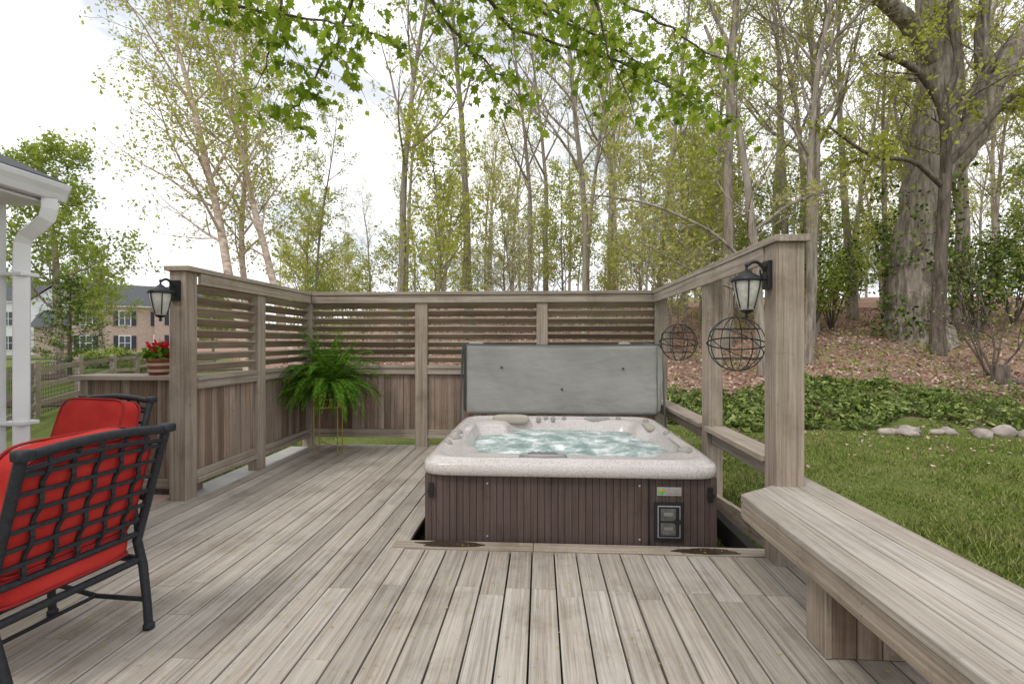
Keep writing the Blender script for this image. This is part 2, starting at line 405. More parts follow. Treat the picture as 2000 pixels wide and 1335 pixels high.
# ------------------------------------------------------------ hot tub
tub=empty('hot_tub'); TX,TY=.2,4.5
s=MB()
s.box((TX-1.0,TY-1.0,-.22),(TX+1.0,TY+1.0,.44),1)
n=41; ww=2.0/n
for i in range(n): s.box((TX-1+i*ww+.0015,TY-1.018,-.2),(TX-1+(i+1)*ww-.0015,TY-1.0005,.465),0)
for i in range(n):
    for sx in (-1,1):
        xa,xb=sorted((TX+sx*1.0005,TX+sx*1.018)); s.box((xa,TY-1+i*ww+.0015,-.2),(xb,TY-1+(i+1)*ww-.0015,.465),0)
for cx in (TX-1.01,TX+1.01): s.box((cx-.022,TY-1.026,-.2),(cx+.022,TY-.98,.466),0)
s.box((TX+.56,TY-1.024,-.2),(TX+.572,TY-1.019,.464),1)
s.box((TX-.95,TY-1.021,-.195),(TX+.95,TY-1.0185,-.15),1)
for px_,pz in ((-.58,.40),(.5,.40),(-.58,.02),(.5,.02)):
    s.tube([(TX+px_,TY-1.019,pz),(TX+px_,TY-1.023,pz)],.008,8,2,cap=True)
for cx in (TX-.985,TX+.985):
    s.box((cx-.016,TY-1.04,.30),(cx+.016,TY-1.0265,.40),1); s.box((cx-.024,TY-1.045,.33),(cx+.024,TY-1.0402,.36),1)
s.build('skirt',['skirt','black','silver'],tub,.0015)
def sup(hx,hy,n_,K,cx,cy,z,lob=0):
    out=[]
    for j in range(K):
        t=2*math.pi*j/K; c_=math.cos(t);s_=math.sin(t)
        f=1+lob*(.10*math.cos(4*t+.5)*.5+.06*math.cos(6*t+1.2)+.04*math.cos(3*t+2))
        out.append((cx+f*hx*math.copysign(abs(c_)**(2/n_),c_),cy+f*hy*math.copysign(abs(s_)**(2/n_),s_),z))
    return out
K=240; IX,IY=TX+.05,TY+.0; WZ=.462
L=[sup(.99,.99,13,K,TX,TY,.458),sup(1.05,1.05,15,K,TX,TY,.459),sup(1.066,1.066,15,K,TX,TY,.470),sup(1.070,1.070,15,K,TX,TY,.505),sup(1.066,1.066,15,K,TX,TY,.540),
   sup(1.054,1.054,15,K,TX,TY,.552),sup(1.042,1.042,14,K,TX,TY,.555),sup(1.034,1.034,13,K,TX,TY,.570),sup(1.00,1.00,12,K,TX,TY,.581),sup(.97,.97,11,K,TX,TY,.580),sup(.96,.955,10,K,TX,TY,.568),sup(.94,.93,9,K,TX,TY,.564),
   sup(.89,.86,6,K,IX-.02,IY-.01,.569,.3),sup(.855,.815,5,K,IX,IY,.560,.7),sup(.83,.785,4.6,K,IX,IY,.53,1),sup(.81,.76,4.4,K,IX,IY,.47,1),
   sup(.78,.72,4,K,IX,IY,.40,1),sup(.6,.5,3,K,IX,IY,.2,.5),sup(.4,.35,3,K,IX,IY,.0),sup(.02,.02,2,K,IX,IY,.0)]
s=MB(); vs=[p_ for l_ in L for p_ in l_]
s.add(vs,[(i*K+j,i*K+(j+1)%K,(i+1)*K+(j+1)%K,(i+1)*K+j) for i in range(len(L)-1) for j in range(K)],0,True)
s.build('acrylic_shell',['shell'],tub)
s=MB(); NR=60; KW=160; vs=[]
for i in range(NR+1):
    f=i/NR
    for (x_,y_,z_) in sup(.812*f,.762*f,4.4,KW,IX,IY,0,1):
        q=Vector((x_*5,y_*5,0)); h=noise.fractal(q,1.0,2.0,6); h2=noise.noise(Vector((x_*2.2,y_*2.2,4)))
        vs.append((x_,y_,WZ+.022*h*(1-f**6)+.045*max(0,h2)*(1-f**4)))
s.add(vs,[(i*KW+j,i*KW+(j+1)%KW,(i+1)*KW+(j+1)%KW,(i+1)*KW+j) for i in range(NR) for j in range(KW)],0,True)
s.build('bubbling_water',['water'],tub)
s=MB()
def disc(cx,cy,r,z,m,ry=None,h=.012):
    ry=ry or r
    s.lathe([(r,-.02),(r,h*.6),(r*.93,h),(0.001,h)],(cx,cy,z),28,m,True,(1,ry/r))
disc(0.02,3.58,.175,.573,1,.075,.018); disc(0.02,3.575,.155,.587,0,.056,.010)
for i in range(5): s.box((-.09+i*.045,3.555,.597),(-.055+i*.045,3.575,.607),1)
for i in range(4): s.box((-.07+i*.05,3.588,.597),(-.04+i*.05,3.605,.606),1)
for (cx,cy,r) in ((1.12,3.85,.06),(1.16,4.55,.03),(-.75,4.25,.055),(-.78,4.5,.055),(-.77,4.02,.035),(.85,5.37,.03),(1.12,5.25,.03)):
    disc(cx,cy,r,.568,0,None,.022); disc(cx,cy,r*.6,.588,3)
disc(.62,5.37,.14,.566,0,.045,.02)
for i in range(4): disc(.54+i*.05,5.37,.014,.586,2)
for (cx,cy) in ((.06,5.37),(.14,5.35),(.26,5.37),(-.02,5.34)): disc(cx,cy,.024,.566,0,None,.025)
s.superell((-.32,5.30,.575),(.2,.055,.05),.6,.5,3)
s.superell((1.08,4.95,.565),(.045,.16,.03),.6,.5,3)
s.superell((-.70,4.85,.562),(.045,.17,.026),.6,.5,4)
s.build('fittings',['greyplastic','labeldark','silver','tan','shell'],tub)
s=MB(); yf=TY-1.02
s.box((.82,yf-.004,.335),(.99,yf,.395),0)
s.tube([(.85,yf-.0045,.365),(.85,yf-.007,.365)],.024,16,1,cap=True); s.tube([(.85,yf-.0072,.372),(.85,yf-.009,.372)],.014,12,2,cap=True)
s.box((.883,yf-.006,.347),(.98,yf-.0041,.353),4)
s.box((.80,yf-.012,.02),(1.0,yf,.29),3)
s.box((.822,yf-.018,.045),(.978,yf-.0121,.268),0)
s.box((.828,yf-.021,.051),(.972,yf-.0181,.262),3)
s.box((.842,yf-.024,.165),(.945,yf-.0211,.250),5); s.box((.842,yf-.024,.065),(.945,yf-.0211,.150),5)
s.box((.862,yf-.026,.20),(.925,yf-.0241,.225),4); s.box((.862,yf-.026,.10),(.925,yf-.0241,.122),4)
s.box((.935,yf-.034,.145),(.985,yf-.0245,.175),3)
s.build('panel_labels',['silver','greenm','orange','black','labeldark','outlet'],tub,.003)
tx=bpy.data.curves.new('label_text','FONT'); tx.body='AQUAVELL'; tx.size=.021; tx.extrude=.0005
to=bpy.data.objects.new('label_text',tx); scene.collection.objects.link(to); to.location=(.882,yf-.0048,.361); to.rotation_euler=(math.radians(90),0,0); to.parent=tub; tx.materials.append(M['orange'])
cv=empty('hot_tub_cover')
s=MB()
def panel(yc,th,m,x0,x1,z0,z1,nx_=80,nz_=34):
    vs=[];NX=nx_;NZ=nz_
    for side in (-1,1):
        for j in range(NZ+1):
            for i in range(NX+1):
                fx_=i/NX;fz=j/NZ
                x_=x0+(x1-x0)*fx_; z_=z0+(z1-z0)*fz
                e=min(fx_,1-fx_)*(x1-x0); e2=min(fz,1-fz)*(z1-z0); ed=min(e,e2)
                rr=.022; off=0 if ed>rr else (rr-math.sqrt(max(0,rr*rr-(rr-ed)**2)))
                bul=.016*noise.noise(Vector((x_*1.6,z_*2.6,side)))+.006*noise.noise(Vector((x_*7+z_*3,z_*3,side)))+.006*max(0,1-e*6)*noise.noise(Vector((x_*5,z_*16,2)))
                z2=z_-.014*math.sin(math.pi*fx_)*fz
                vs.append((x_,yc+side*(th/2-off)+bul*(1 if ed>rr else 0.3),z2))
    n1=(NX+1)*(NZ+1); fs=[]
    for j in range(NZ):
        for i in range(NX):
            a_=j*(NX+1)+i; fs.append((a_,a_+1,a_+NX+2,a_+NX+1)); fs.append((n1+a_+NX+1,n1+a_+NX+2,n1+a_+1,n1+a_))
    rim=[i for i in range(NX+1)]+[j*(NX+1)+NX for j in range(1,NZ+1)]+[NZ*(NX+1)+i for i in range(NX-1,-1,-1)]+[j*(NX+1) for j in range(NZ-1,0,-1)]
    for q in range(len(rim)):
        a_,b_=rim[q],rim[(q+1)%len(rim)]; fs.append((a_,n1+a_,n1+b_,b_))
    s.add(vs,fs,m,True)
panel(5.70,.09,0,-.87,1.345,.57,1.385); panel(5.815,.09,1,-.895,1.375,.57,1.375)
s.tube([(-.88+2.24*t,5.655,1.388-.012*math.sin(math.pi*t)) for t in [q/20 for q in range(21)]],.008,6,1)
for a_,b_ in ((-.45,1.12),(.95,1.11),(.25,.87)): s.tube([(a_,5.630,b_),(a_,5.655,b_)],.013,10,1,cap=True)
s.add([(1.34,5.665,1.37),(1.40,5.69,1.33),(1.41,5.70,1.0),(1.385,5.70,.62),(1.345,5.665,.6)],[(0,1,2,3,4)],0)
s.add([(-.868,5.665,1.37),(-.905,5.70,1.34),(-.905,5.70,.62),(-.868,5.665,.6)],[(0,1,2,3)],1)
s.superell((.98,5.76,1.392),(.07,.05,.022),.8,.8,0); s.superell((-.76,5.74,1.395),(.09,.06,.022),.8,.8,0)
s.build('vinyl_panels',['cover','coverdark'],cv)
s=MB()
s.tube([(-.93,5.62,.45),(-.93,5.72,1.0),(-.93,5.80,1.39),(-.7,5.80,1.395)],.012,8,0); s.tube([(1.42,5.62,.45),(1.42,5.72,1.0),(1.41,5.80,1.38),(1.2,5.80,1.395)],.012,8,0)
s.build('lifter_bars',['coverdark'],cv)

# ------------------------------------------------------------ bench
bn=empty('wooden_bench')
def slab(mb,poly,z0,z1,m):
    n=len(poly); vs=[(x,y,z0) for x,y in poly]+[(x,y,z1) for x,y in poly]
    mb.add(vs,[tuple(range(n))[::-1],tuple(range(n,2*n))]+[(i,(i+1)%n,n+(i+1)%n,n+i) for i in range(n)],m)
b1=MB()
fy=lambda x:3.0+(x-1.2)*.72
xx=[1.2,1.342,1.484,1.626,1.80]
for a_,c_ in zip(xx[:-1],xx[1:]): slab(b1,[(a_+.003,-1.6),(c_-.003,-1.6),(c_-.003,fy(c_)),(a_+.003,fy(a_))],.465,.50,0)
b1.box((1.205,-1.6,.36),(1.24,2.98,.463),2)
b1.box((1.76,-1.6,.36),(1.795,3.35,.463),2)
b1.beam((1.22,3.0,.412),(1.78,3.40,.412),.035,.10,1)
b1.build('seat_planks',['deck','wx','wy'],bn,.004)
b2=MB()
for y0 in (2.25,-.2):
    for i in range(4): b2.box((1.30+i*.11,y0,.003),(1.405+i*.11,y0+.03,.462),0)
    for i in range(4): b2.box((1.30+i*.11,y0+.12,.003),(1.405+i*.11,y0+.15,.462),0)
    b2.box((1.27,y0-.005,.003),(1.298,y0+.155,.462),1)
b2.build('supports',['pz','wz'],bn,.003)
b3=MB()
for y_ in (2.85,2.35,1.9,1.4,.9,.4):
    for z_ in (.39,.435): b3.tube([(1.206,y_,z_),(1.2035,y_,z_)],.005,8,0,cap=True)
b3.build('screws',['labeldark'],bn)

# ------------------------------------------------------------ lanterns
def lantern(loc,mount):
    e=empty('wall_lantern',loc,0)
    s=MB()
    s.lathe([(.001,-.115),(.03,-.115),(.045,-.10),(.062,-.04),(.078,.04),(.083,.085)],(0,0,0),24,1)
    s.lathe([(.001,.155),(.02,.15),(.035,.135),(.06,.12),(.088,.105),(.097,.088),(.094,.078),(.07,.08)],(0,0,0),24,0)
    s.lathe([(.001,-.16),(.012,-.155),(.014,-.145),(.006,-.135),(.02,-.125),(.036,-.118),(.04,-.105),(.045,-.098)],(0,0,0),16,0)
    s.lathe([(.001,.20),(.01,.195),(.012,.18),(.006,.17),(.012,.15)],(0,0,0),12,0)
    for j in range(6):
        t=math.pi*j/3+.3
        s.tube([(.047*math.cos(t),.047*math.sin(t),-.10),(.066*math.cos(t),.066*math.sin(t),-.03),(.082*math.cos(t),.082*math.sin(t),.04),(.087*math.cos(t),.087*math.sin(t),.085)],.0045,6,0)
    mx,my=mount; m_=Vector((mx,my,0))
    pts=[]
    for j in range(13):
        t=j/12; a=math.pi*t
        pts.append(m_*(t)*1.0+Vector((0,0,.18+.05*math.sin(a)-.05*t)))
    s.tube(pts,.011,8,0)
    pts=[m_*(1-.35*t)+Vector((0,0,.13-.10*t*(1-t)*2+.02*t)) for t in [q/8 for q in range(9)]]
    s.tube(pts,.007,6,0)
    n=m_.normalized(); 
    s.beam(m_+Vector((0,0,.03)),m_+Vector((0,0,.21)),.085,.03,0,up=n)
    s.build('lantern_body',['black','frost'],e)
lantern((1.345,3.26,1.73),(.132,0))
lantern((-3.235,3.97,1.75),(0,.165))

def orb(loc,r):
    s=MB()
    def ring(ax,rr,off=0,th=.004):
        a=Vector(ax).normalized(); u_=a.orthogonal().normalized(); v_=a.cross(u_)
        s.tube([a*off+(u_*math.cos(t)+v_*math.sin(t))*rr for t in [2*math.pi*j/40 for j in range(40)]],th,6,0,closed=True)
    for j in range(4): t=math.pi*j/4+.2; ring((math.cos(t),math.sin(t),0),r)
    ring((.1,.2,1),r*1.01,0,.006)
    ring((0,0,1),r*.82,r*.55); ring((0,0,1),r*.82,-r*.55)
    ring((.5,.2,.8),r*.99)
    s.tube([(0,0,r),(0,0,ZT-.06-loc[2])],.002,5,0)
    s.build('hanging_wire_sphere',['black'],None,0,loc)
orb((1.56,3.98,1.40),.215); orb((1.56,5.60,1.41),.205)

# ------------------------------------------------------------ plant stand and fern
px_,py_=-2.68,6.02
s=MB()
for j in range(4):
    t=math.pi/4+j*math.pi/2+.2; cx=px_+.2*math.cos(t); cy=py_+.2*math.sin(t)
    s.tube([(cx,cy,.004),(cx,cy,.72)],.007,6,0); s.lathe([(.001,0),(.012,.005),(.001,.02)],(cx,cy,.72),8,0)
for z_ in (.70,.60):
    s.tube([(px_+.2*math.cos(math.pi/4+j*math.pi/2+.2),py_+.2*math.sin(math.pi/4+j*math.pi/2+.2),z_) for j in range(4)],.007,6,0,closed=True,smooth=False)
for j in range(4):
    a0=math.pi/4+j*math.pi/2+.2; A=Vector((px_+.2*math.cos(a0),py_+.2*math.sin(a0),0)); B=Vector((px_+.2*math.cos(a0+math.pi/2),py_+.2*math.sin(a0+math.pi/2),0))
    for i in range(8):
        P=A.lerp(B,i/8); Q=A.lerp(B,(i+1)/8); mid=(P+Q)/2
        s.tube([P+Vector((0,0,.60)),mid+Vector((0,0,.70)),Q+Vector((0,0,.60))],.004,4,0)
s.tube([(px_-.14,py_-.14,.12),(px_+.14,py_+.14,.12)],.004,5,0); s.tube([(px_-.14,py_+.14,.12),(px_+.14,py_-.14,.12)],.004,5,0)
s.beam((px_-.2,py_,.592),(px_+.2,py_,.592),.02,.01,0); s.beam((px_,py_-.2,.59),(px_,py_+.2,.59),.02,.01,0)
s.build('brass_plant_stand',['gold'])
s=MB()
s.lathe([(.001,.60),(.10,.60),(.14,.80),(.15,.80),(.15,.83),(.13,.83),(.12,.80),(.001,.80)],(px_,py_,0),24,0)
for k_ in range(190):
    a=U(0,2*math.pi); el=U(.1,1.5); Ln=U(.50,.86); n=16
    dx,dy=math.cos(a),math.sin(a); P=Vector((px_+dx*.05,py_+dy*.05,.87)); D=Vector((dx*math.cos(el),dy*math.cos(el),math.sin(el)))
    droop=U(.08,.21); pts=[P.copy()]
    for i in range(n):
        D=(D+Vector((U(-.04,.04),U(-.04,.04),-droop*(.3+1.1*i/n)))).normalized(); P=P+D*Ln/n
        if P.x<-3.1: P.x=-3.1+U(0,.03)
        if P.y>6.44: P.y=6.44-U(0,.03)
        pts.append(P.copy())
    s.tube(pts,.002,3,1)
    for i in range(1,n*2):
        f=i/(n*2); q=f*n; i0=int(q); P=pts[i0].lerp(pts[min(i0+1,n)],q-i0); T=(pts[min(i0+1,n)]-pts[i0])
        if T.length<1e-5: continue
        T.normalize()
        sd=T.cross(Vector((0,0,1)))
        if sd.length<.05: sd=Vector((-dy,dx,0))
        sd.normalize(); w_=.058*math.sin(math.pi*min(1,f*.85+.15))**.7+.005
        for sg in (-1,1):
            tip=P+sd*sg*w_+T*.018+Vector((0,0,-.012))
            s.add([P-T*.006,P+(tip-P)*.5-T*.008,tip,P+(tip-P)*.5+T*.008,],[(0,1,2,3)],1)
s.build('potted_fern',['black','fern'])

fx,fyy=-3.66,4.47
s=MB()
s.lathe([(.001,0),(.075,0),(.085,.03)],(fx,fyy,1.10),24,0); s.lathe([(.085,.03),(.09,.055)],(fx,fyy,1.10),24,1); s.lathe([(.09,.055),(.095,.09)],(fx,fyy,1.10),24,0)
s.lathe([(.095,.09),(.10,.115)],(fx,fyy,1.10),24,1); s.lathe([(.10,.115),(.112,.14),(.112,.16),(.09,.16),(.08,.14),(.001,.14)],(fx,fyy,1.10),24,0)
P=np.random.normal(size=(260,3))*[.05,.05,.035]+[fx,fyy,1.29]; s.leaves(P,.055,2,0,.7)
P=np.random.normal(size=(150,3))*[.045,.045,.035]+[fx,fyy,1.355]; s.leaves(P,.035,3,0,.9)
s.build('potted_flowers',['terracotta','potcream','fern','redpetal'])

# ------------------------------------------------------------ patio chairs
def chair(loc,rot):
    e=empty('patio_chair',loc,rot)
    s=MB(); W=.305
    back=lambda z:-.25-(z-.42)*.30
    def bp_(x,z): return Vector((x,back(z),z))
    for sx in (-1,1):
        x=sx*W; xb=sx*.29
        s.tube([(xb,-.335,.0),(xb,-.325,.12),(x,-.285,.3),(x,back(.42),.42),(x,back(.7),.7),(x,back(.98),.98)],[.019,.019,.020,.021,.020,.020],8,0)
        s.lathe([(.001,-.002),(.026,0),(.026,.02),(.015,.03)],(xb,-.335,0),12,0)
        s.superell((x,back(.99)-.005,.99),(.030,.030,.022),.4,.4,0,None,16,8)
        s.tube([(x,.27,.0),(x,.28,.15),(x,.26,.4),(x,.27,.58),(x,.22,.65),(x,.05,.67),(x,-.2,.655),(x,back(.64),.64)],[.018]*4+[.02]*4,8,0)
        s.tube([(x,.27,.33),(x,-.27,.33)],.018,8,0)
        s.tube([(x,.27,.16),(x,.0,.12),(xb,-.32,.14)],.012,8,0)
        s.lathe([(.001,-.002),(.024,0),(.024,.02),(.015,.03)],(x,.27,0),12,0)
    top=[Vector((W*t,back(.98+.03*(1-t*t)),.98+.025*(1-t*t))) for t in [q/8-1 for q in range(17)]]
    s.tube(top,.021,8,0)
    s.tube([p_-Vector((0,-.015,.055)) for p_ in top],.012,6,0)
    s.tube([(-W,back(.46),.46),(W,back(.46),.46)],.016,8,0)
    for i in range(1,6):
        x=-W+2*W*i/6
        pts=[bp_(x,.46+.52*q/14)+Vector((0,-.008*(1 if (q//2+i)%2 else -1),0)) for q in range(15)]
        for a_,b_ in zip(pts[:-1],pts[1:]): s.beam(a_,b_,.017,.009,0,up=(0,1,0))
    for i in range(1,7):
        z=.46+.52*i/7
        s.beam(bp_(-W,z),bp_(W,z),.010,.017,0)
    for y_ in (.27,-.27): s.tube([(-W,y_,.33),(W,y_,.33)],.018,8,0)
    for i in range(5): s.beam((-W,-.2+i*.1,.345),(W,-.2+i*.1,.345),.025,.008,0)
    s.tube([(-W,0,.12),(W,0,.12)],.01,8,0)
    s.build('metal_frame',['chairmetal'],e)
    c_=MB()
    ang=math.atan(.30); rm=Matrix.Rotation(ang,3,'X')
    ctr=Vector((0,back(.73)+.095,.735))
    c_.superell(ctr,(.282,.080,.275),.4,.28,0,rm,80,40,.03)
    for dz in (.075,-.075):
        rr=[]
        for (x_,z_,_) in sup(.275,.266,7,60,0,0,0): rr.append(ctr+rm@Vector((x_,dz*.84,z_)))
        c_.tube(rr,.007,6,1,closed=True)
    ctr=Vector((0,.03,.43))
    c_.superell(ctr,(.295,.29,.082),.4,.28,0,None,80,40,.03)
    for dz in (.058,-.058): c_.tube([(x_,y_+.03,.43+dz) for (x_,y_,_) in sup(.29,.285,8,60,0,0,0)],.007,6,1,closed=True)
    c_.build('cushions',['red','piping'],e)
chair((-2.30,2.05,.003),math.radians(83))
chair((-3.20,3.02,.003),math.radians(172))

# ------------------------------------------------------------ own house (eave, downspout, wall)
h=empty('beige_house')
s=MB()
for i in range(22):
    z=-.1+i*.115
    s.beam((-3.985,-5,z+.058),(-3.985,3.30,z+.058),.018,.118,0,up=(.13,0,1))
s.box((-9,-5,-.2),(-3.99,3.36,2.5),0)
s.box((-4.06,3.305,-.15),(-3.955,3.385,2.46),1)
s.build('walls',['siding','white'],h)
s=MB()
s.box((-3.985,-5,2.44),(-3.66,3.46,2.46),0)
s.box((-3.70,-5,2.461),(-3.68,3.47,2.60),0)
prof=[(-3.679,2.47),(-3.60,2.47),(-3.585,2.52),(-3.565,2.56),(-3.56,2.60),(-3.575,2.60),(-3.60,2.54),(-3.61,2.485),(-3.675,2.485)]
n=len(prof); vs=[(x_,-5,z_) for x_,z_ in prof]+[(x_,3.50,z_) for x_,z_ in prof]
s.add(vs,[(i,(i+1)%n,n+(i+1)%n,n+i) for i in range(n)]+[tuple(range(n)),tuple(range(n,2*n))],0)
s.add([(-3.679,3.503,2.47),(-3.60,3.503,2.47),(-3.585,3.503,2.52),(-3.565,3.503,2.56),(-3.56,3.503,2.60),(-3.679,3.503,2.60)],[(0,1,2,3,4,5)],0)
s.tube([(-3.63,3.40,2.47),(-3.63,3.40,2.40),(-3.65,3.40,2.33),(-3.72,3.40,2.27),(-3.81,3.40,2.21),(-3.845,3.40,2.15),(-3.85,3.40,2.05),(-3.85,3.40,1.2),(-3.85,3.40,.1),(-3.78,3.40,.03)],.066,4,0,smooth=False)
s.box((-3.955,3.335,1.9),(-3.78,3.47,1.93),0); s.box((-3.955,3.335,.8),(-3.78,3.47,.83),0)
s.build('gutter_and_downspout',['white'],h,.008)
s=MB()
s.add([(-3.60,-5,2.62),(-3.60,3.50,2.62),(-9,3.50,5.0),(-9,-5,5.0),(-3.60,-5,2.605),(-3.60,3.50,2.605),(-9,3.50,4.98),(-9,-5,4.98)],[(0,1,2,3),(7,6,5,4),(0,4,5,1),(1,5,6,2)],0)
s.add([(-3.99,3.36,2.4),(-9,3.36,2.4),(-9,3.36,4.9),(-3.99,3.36,2.75)],[(0,1,2,3)],1)
s.build('roof',['shingle','siding'],h)

# ------------------------------------------------------------ distant houses
def house(name,loc,rot,W,D,H,wallm,ridge,nw):
    e=empty(name,loc,rot); s=MB()
    s.box((-W/2,-D/2,-1),(W/2,D/2,H),0)
    s.box((-W/2-3.5,-D/2+2,-1),(-W/2-.01,D/2-1,H*.55),0)
    gx=W*.22; gw=W*.16
    s.box((gx-gw,-D/2-1.2,-1),(gx+gw,-D/2-.01,H),0)
    s.add([(gx-gw,-D/2-1.2,H),(gx+gw,-D/2-1.2,H),(gx,-D/2-1.2,H+gw*.9)],[(0,1,2)],0)
    s.build('walls',[wallm],e)
    r=MB()
    def gable(x0,x1,y0,y1,z,rz,m=0):
        ym=(y0+y1)/2
        r.add([(x0,y0,z),(x1,y0,z),(x1,ym,rz),(x0,ym,rz),(x0,y1,z),(x1,y1,z)],[(0,1,2,3),(3,2,5,4)],m)
        r.add([(x0+.3,y0,z),(x0+.3,ym,rz),(x0+.3,y1,z),(x1-.3,y0,z),(x1-.3,ym,rz),(x1-.3,y1,z)],[(0,1,2),(3,5,4)],1)
    gable(-W/2-.4,W/2+.4,-D/2-.4,D/2+.4,H-.05,H+ridge)
    gable(-W/2-3.9,-W/2+.2,-D/2+1.6,D/2-.6,H*.55,H*.55+1.8)
    r.add([(gx-gw-.3,-D/2-1.5,H-.15),(gx,-D/2-1.5,H+gw),(gx,1,H+gw),(gx-gw-.3,0,H-.15),(gx+gw+.3,-D/2-1.5,H-.15),(gx+gw+.3,0,H-.15)],[(0,1,2,3),(1,4,5,2)],0)
    r.build('roof',['shingle','white'],e)
    t=MB()
    def win(x,z,y,w_=1.0,h_=1.6):
        t.box((x-w_/2-.1,y-.06,z-.1),(x+w_/2+.1,y-.01,z+h_+.12),0); t.box((x-w_/2,y-.08,z),(x+w_/2,y-.061,z+h_),1)
        t.box((x-.03,y-.1,z),(x+.03,y-.081,z+h_),0); t.box((x-w_/2,y-.1,z+h_/2-.03),(x+w_/2,y-.081,z+h_/2+.03),0)
        for sx in (-1,1): t.box((x+sx*(w_/2+.33)-.22,y-.07,z-.05),(x+sx*(w_/2+.33)+.22,y-.011,z+h_+.05),2)
    for i in range(nw):
        x=-W/2+1.4+i*(W*.5)/max(1,nw-1)
        win(x,3.6,-D/2)
        if i!=nw-1: win(x,.7,-D/2)
    win(gx,3.7,-D/2-1.2,1.4,1.7); win(gx,.7,-D/2-1.2,1.4,1.7); win(W/2-1.0,3.6,-D/2); 
    t.box((-W/2+1.4+W*.5-.55,-D/2-.08,-.2),(-W/2+1.4+W*.5+.55,-D/2-.01,2.1),2)
    t.box((-W/2+1.4+W*.5-.8,-D/2-.05,-.2),(-W/2+1.4+W*.5+.8,-D/2-.005,2.5),0)
    t.box((-W/2-.3,-D/2-.3,H-.28),(gx-gw-.01,-D/2-.01,H-.08),0)
    t.build('windows_and_trim',['white','glass','shutter'],e)
house('brick_house',(-50,60,-.2),math.radians(34),14,10,6.0,'brick',2.8,3)
house('white_house',(-66,59,-.2),math.radians(42),15,10,6.6,'white',3.0,4)
s=MB(); s.box((-60,42,-.19),(-28,44.5,-.15)); s.build('road',['asphalt'])
s=MB()
for (cx,cy,rx,ry) in ((-16,12,3.5,1.6),(-21,22,5,1.8),(-33,38,7,2.5)):
    n=40; s.add([(cx,cy,-.17)]+[(cx+rx*math.cos(2*math.pi*j/n)*(1+.15*math.sin(j)),cy+ry*math.sin(2*math.pi*j/n)*(1+.15*math.cos(j*1.3)),-.195) for j in range(n)],[(0,1+j,1+(j+1)%n) for j in range(n)])
s.build('mulch_beds',['mulch'])

s=MB(); pts=[(-9.0,7.4),(-10.9,9.9),(-12.6,12.6),(-14.2,15.4),(-15.8,18.2),(-17.3,21),(-14.8,23.5),(-12,26)]
for (a_,b_) in pts: s.beam((a_,b_,-.3),(a_,b_,1.0),.14,.12,0)
for (p_,q_) in zip(pts[:-1],pts[1:]):
    for z_ in (.05,.42,.80):
        s.beam((*p_,z_+U(-.06,.06)),(*q_,z_+U(-.06,.06)),.05,.11,0)
    P=Vector((*p_,0));Q=Vector((*q_,0)); L_=(Q-P).length; n=int(L_/.1)
    for i in range(n):
        c_=P.lerp(Q,i/n); s.beam(c_+Vector((.04,-.04,-.2)),c_+Vector((.04,-.04,.95)),.008,.008,1)
    for i in range(12): s.beam(P+Vector((.04,-.04,-.15+i*.1)),Q+Vector((.04,-.04,-.15+i*.1)),.008,.008,1)
s.build('split_rail_fence',['railwood','black'])

# ------------------------------------------------------------ trees
def grow(mb,lv,p,d,L,r,lvl,S):
    n=S['seg'][lvl]; pts=[p.copy()]; rad=[r]; dd=d.copy(); dirs=[d.copy()]
    wb=S['wob'][lvl]; tr=S['trop'][lvl]
    for i in range(n):
        dd=(dd+Vector((U(-wb,wb),U(-wb,wb),U(-wb,wb)*.7+tr))).normalized()
        p=p+dd*(L/n); pts.append(p.copy()); dirs.append(dd.copy()); rad.append(max(r*(1-S['tap']*(i+1)/n),S['rmin']))
    if lvl==0: rad[0]*=1.35
    mb.tube(pts,rad,S['k'][lvl],0)
    branch(mb,lv,pts,dirs,rad,L,lvl,S)
def branch(mb,lv,pts,dirs,rad,L,lvl,S):
    n=len(pts)-1
    if lvl<S['max']:
        c=S['n'][lvl]; a0=U(0,6.28)
        for i in range(c):
            t=S['st'][lvl]+(1-S['st'][lvl])*((i+R()*.8)/c); q=min(t*n,n-.001); i0=int(q)
            P=pts[i0].lerp(pts[i0+1],q-i0); D=dirs[i0+1]; rr=rad[i0]+(rad[i0+1]-rad[i0])*(q-i0)
            a=a0+i*2.4+U(-.4,.4); o=D.orthogonal().normalized(); o2=D.cross(o)
            side=o*math.cos(a)+o2*math.sin(a); an=S['ang'][lvl]*U(.75,1.25)
            nd=(D*math.cos(an)+side*math.sin(an)).normalized()
            ln=L*S['rat'][lvl]*(1-.55*t*(1 if lvl==0 else .7))*U(.7,1.2)
            grow(mb,lv,P,nd,ln,min(rr*.65,max(S['rmin'],ln*S['thin'])),lvl+1,S)
    if lvl>=S['leaflvl']:
        for i in range(S['nl']):
            q=R()**.6*n*.999; i0=int(q); P=pts[i0].lerp(pts[i0+1],q-i0)
            lv.append((P.x+random.gauss(0,S['sp']),P.y+random.gauss(0,S['sp']),P.z+random.gauss(0,S['sp'])))
def spec(**k):
    S=dict(seg=[12,6,4,2],wob=[.06,.16,.25,.3],trop=[.03,.06,.04,0],tap=.85,rmin=.006,k=[9,5,4,3],n=[16,7,6],st=[.38,.2,.2],ang=[.75,.7,.8],rat=[.32,.42,.45],thin=.015,max=3,leaflvl=3,nl=4,sp=.10)
    S.update(k); return S
def treemesh(name,H,r,S,leafsz,mats,d0=(0,0,1)):
    mb=MB(); lv=[]
    grow(mb,lv,Vector((0,0,-.3)),Vector(d0).normalized(),H,r,0,S)
    if lv: mb.leaves(lv,leafsz,1,0,.65)
    return mb.build(name,mats,mesh_only=True)
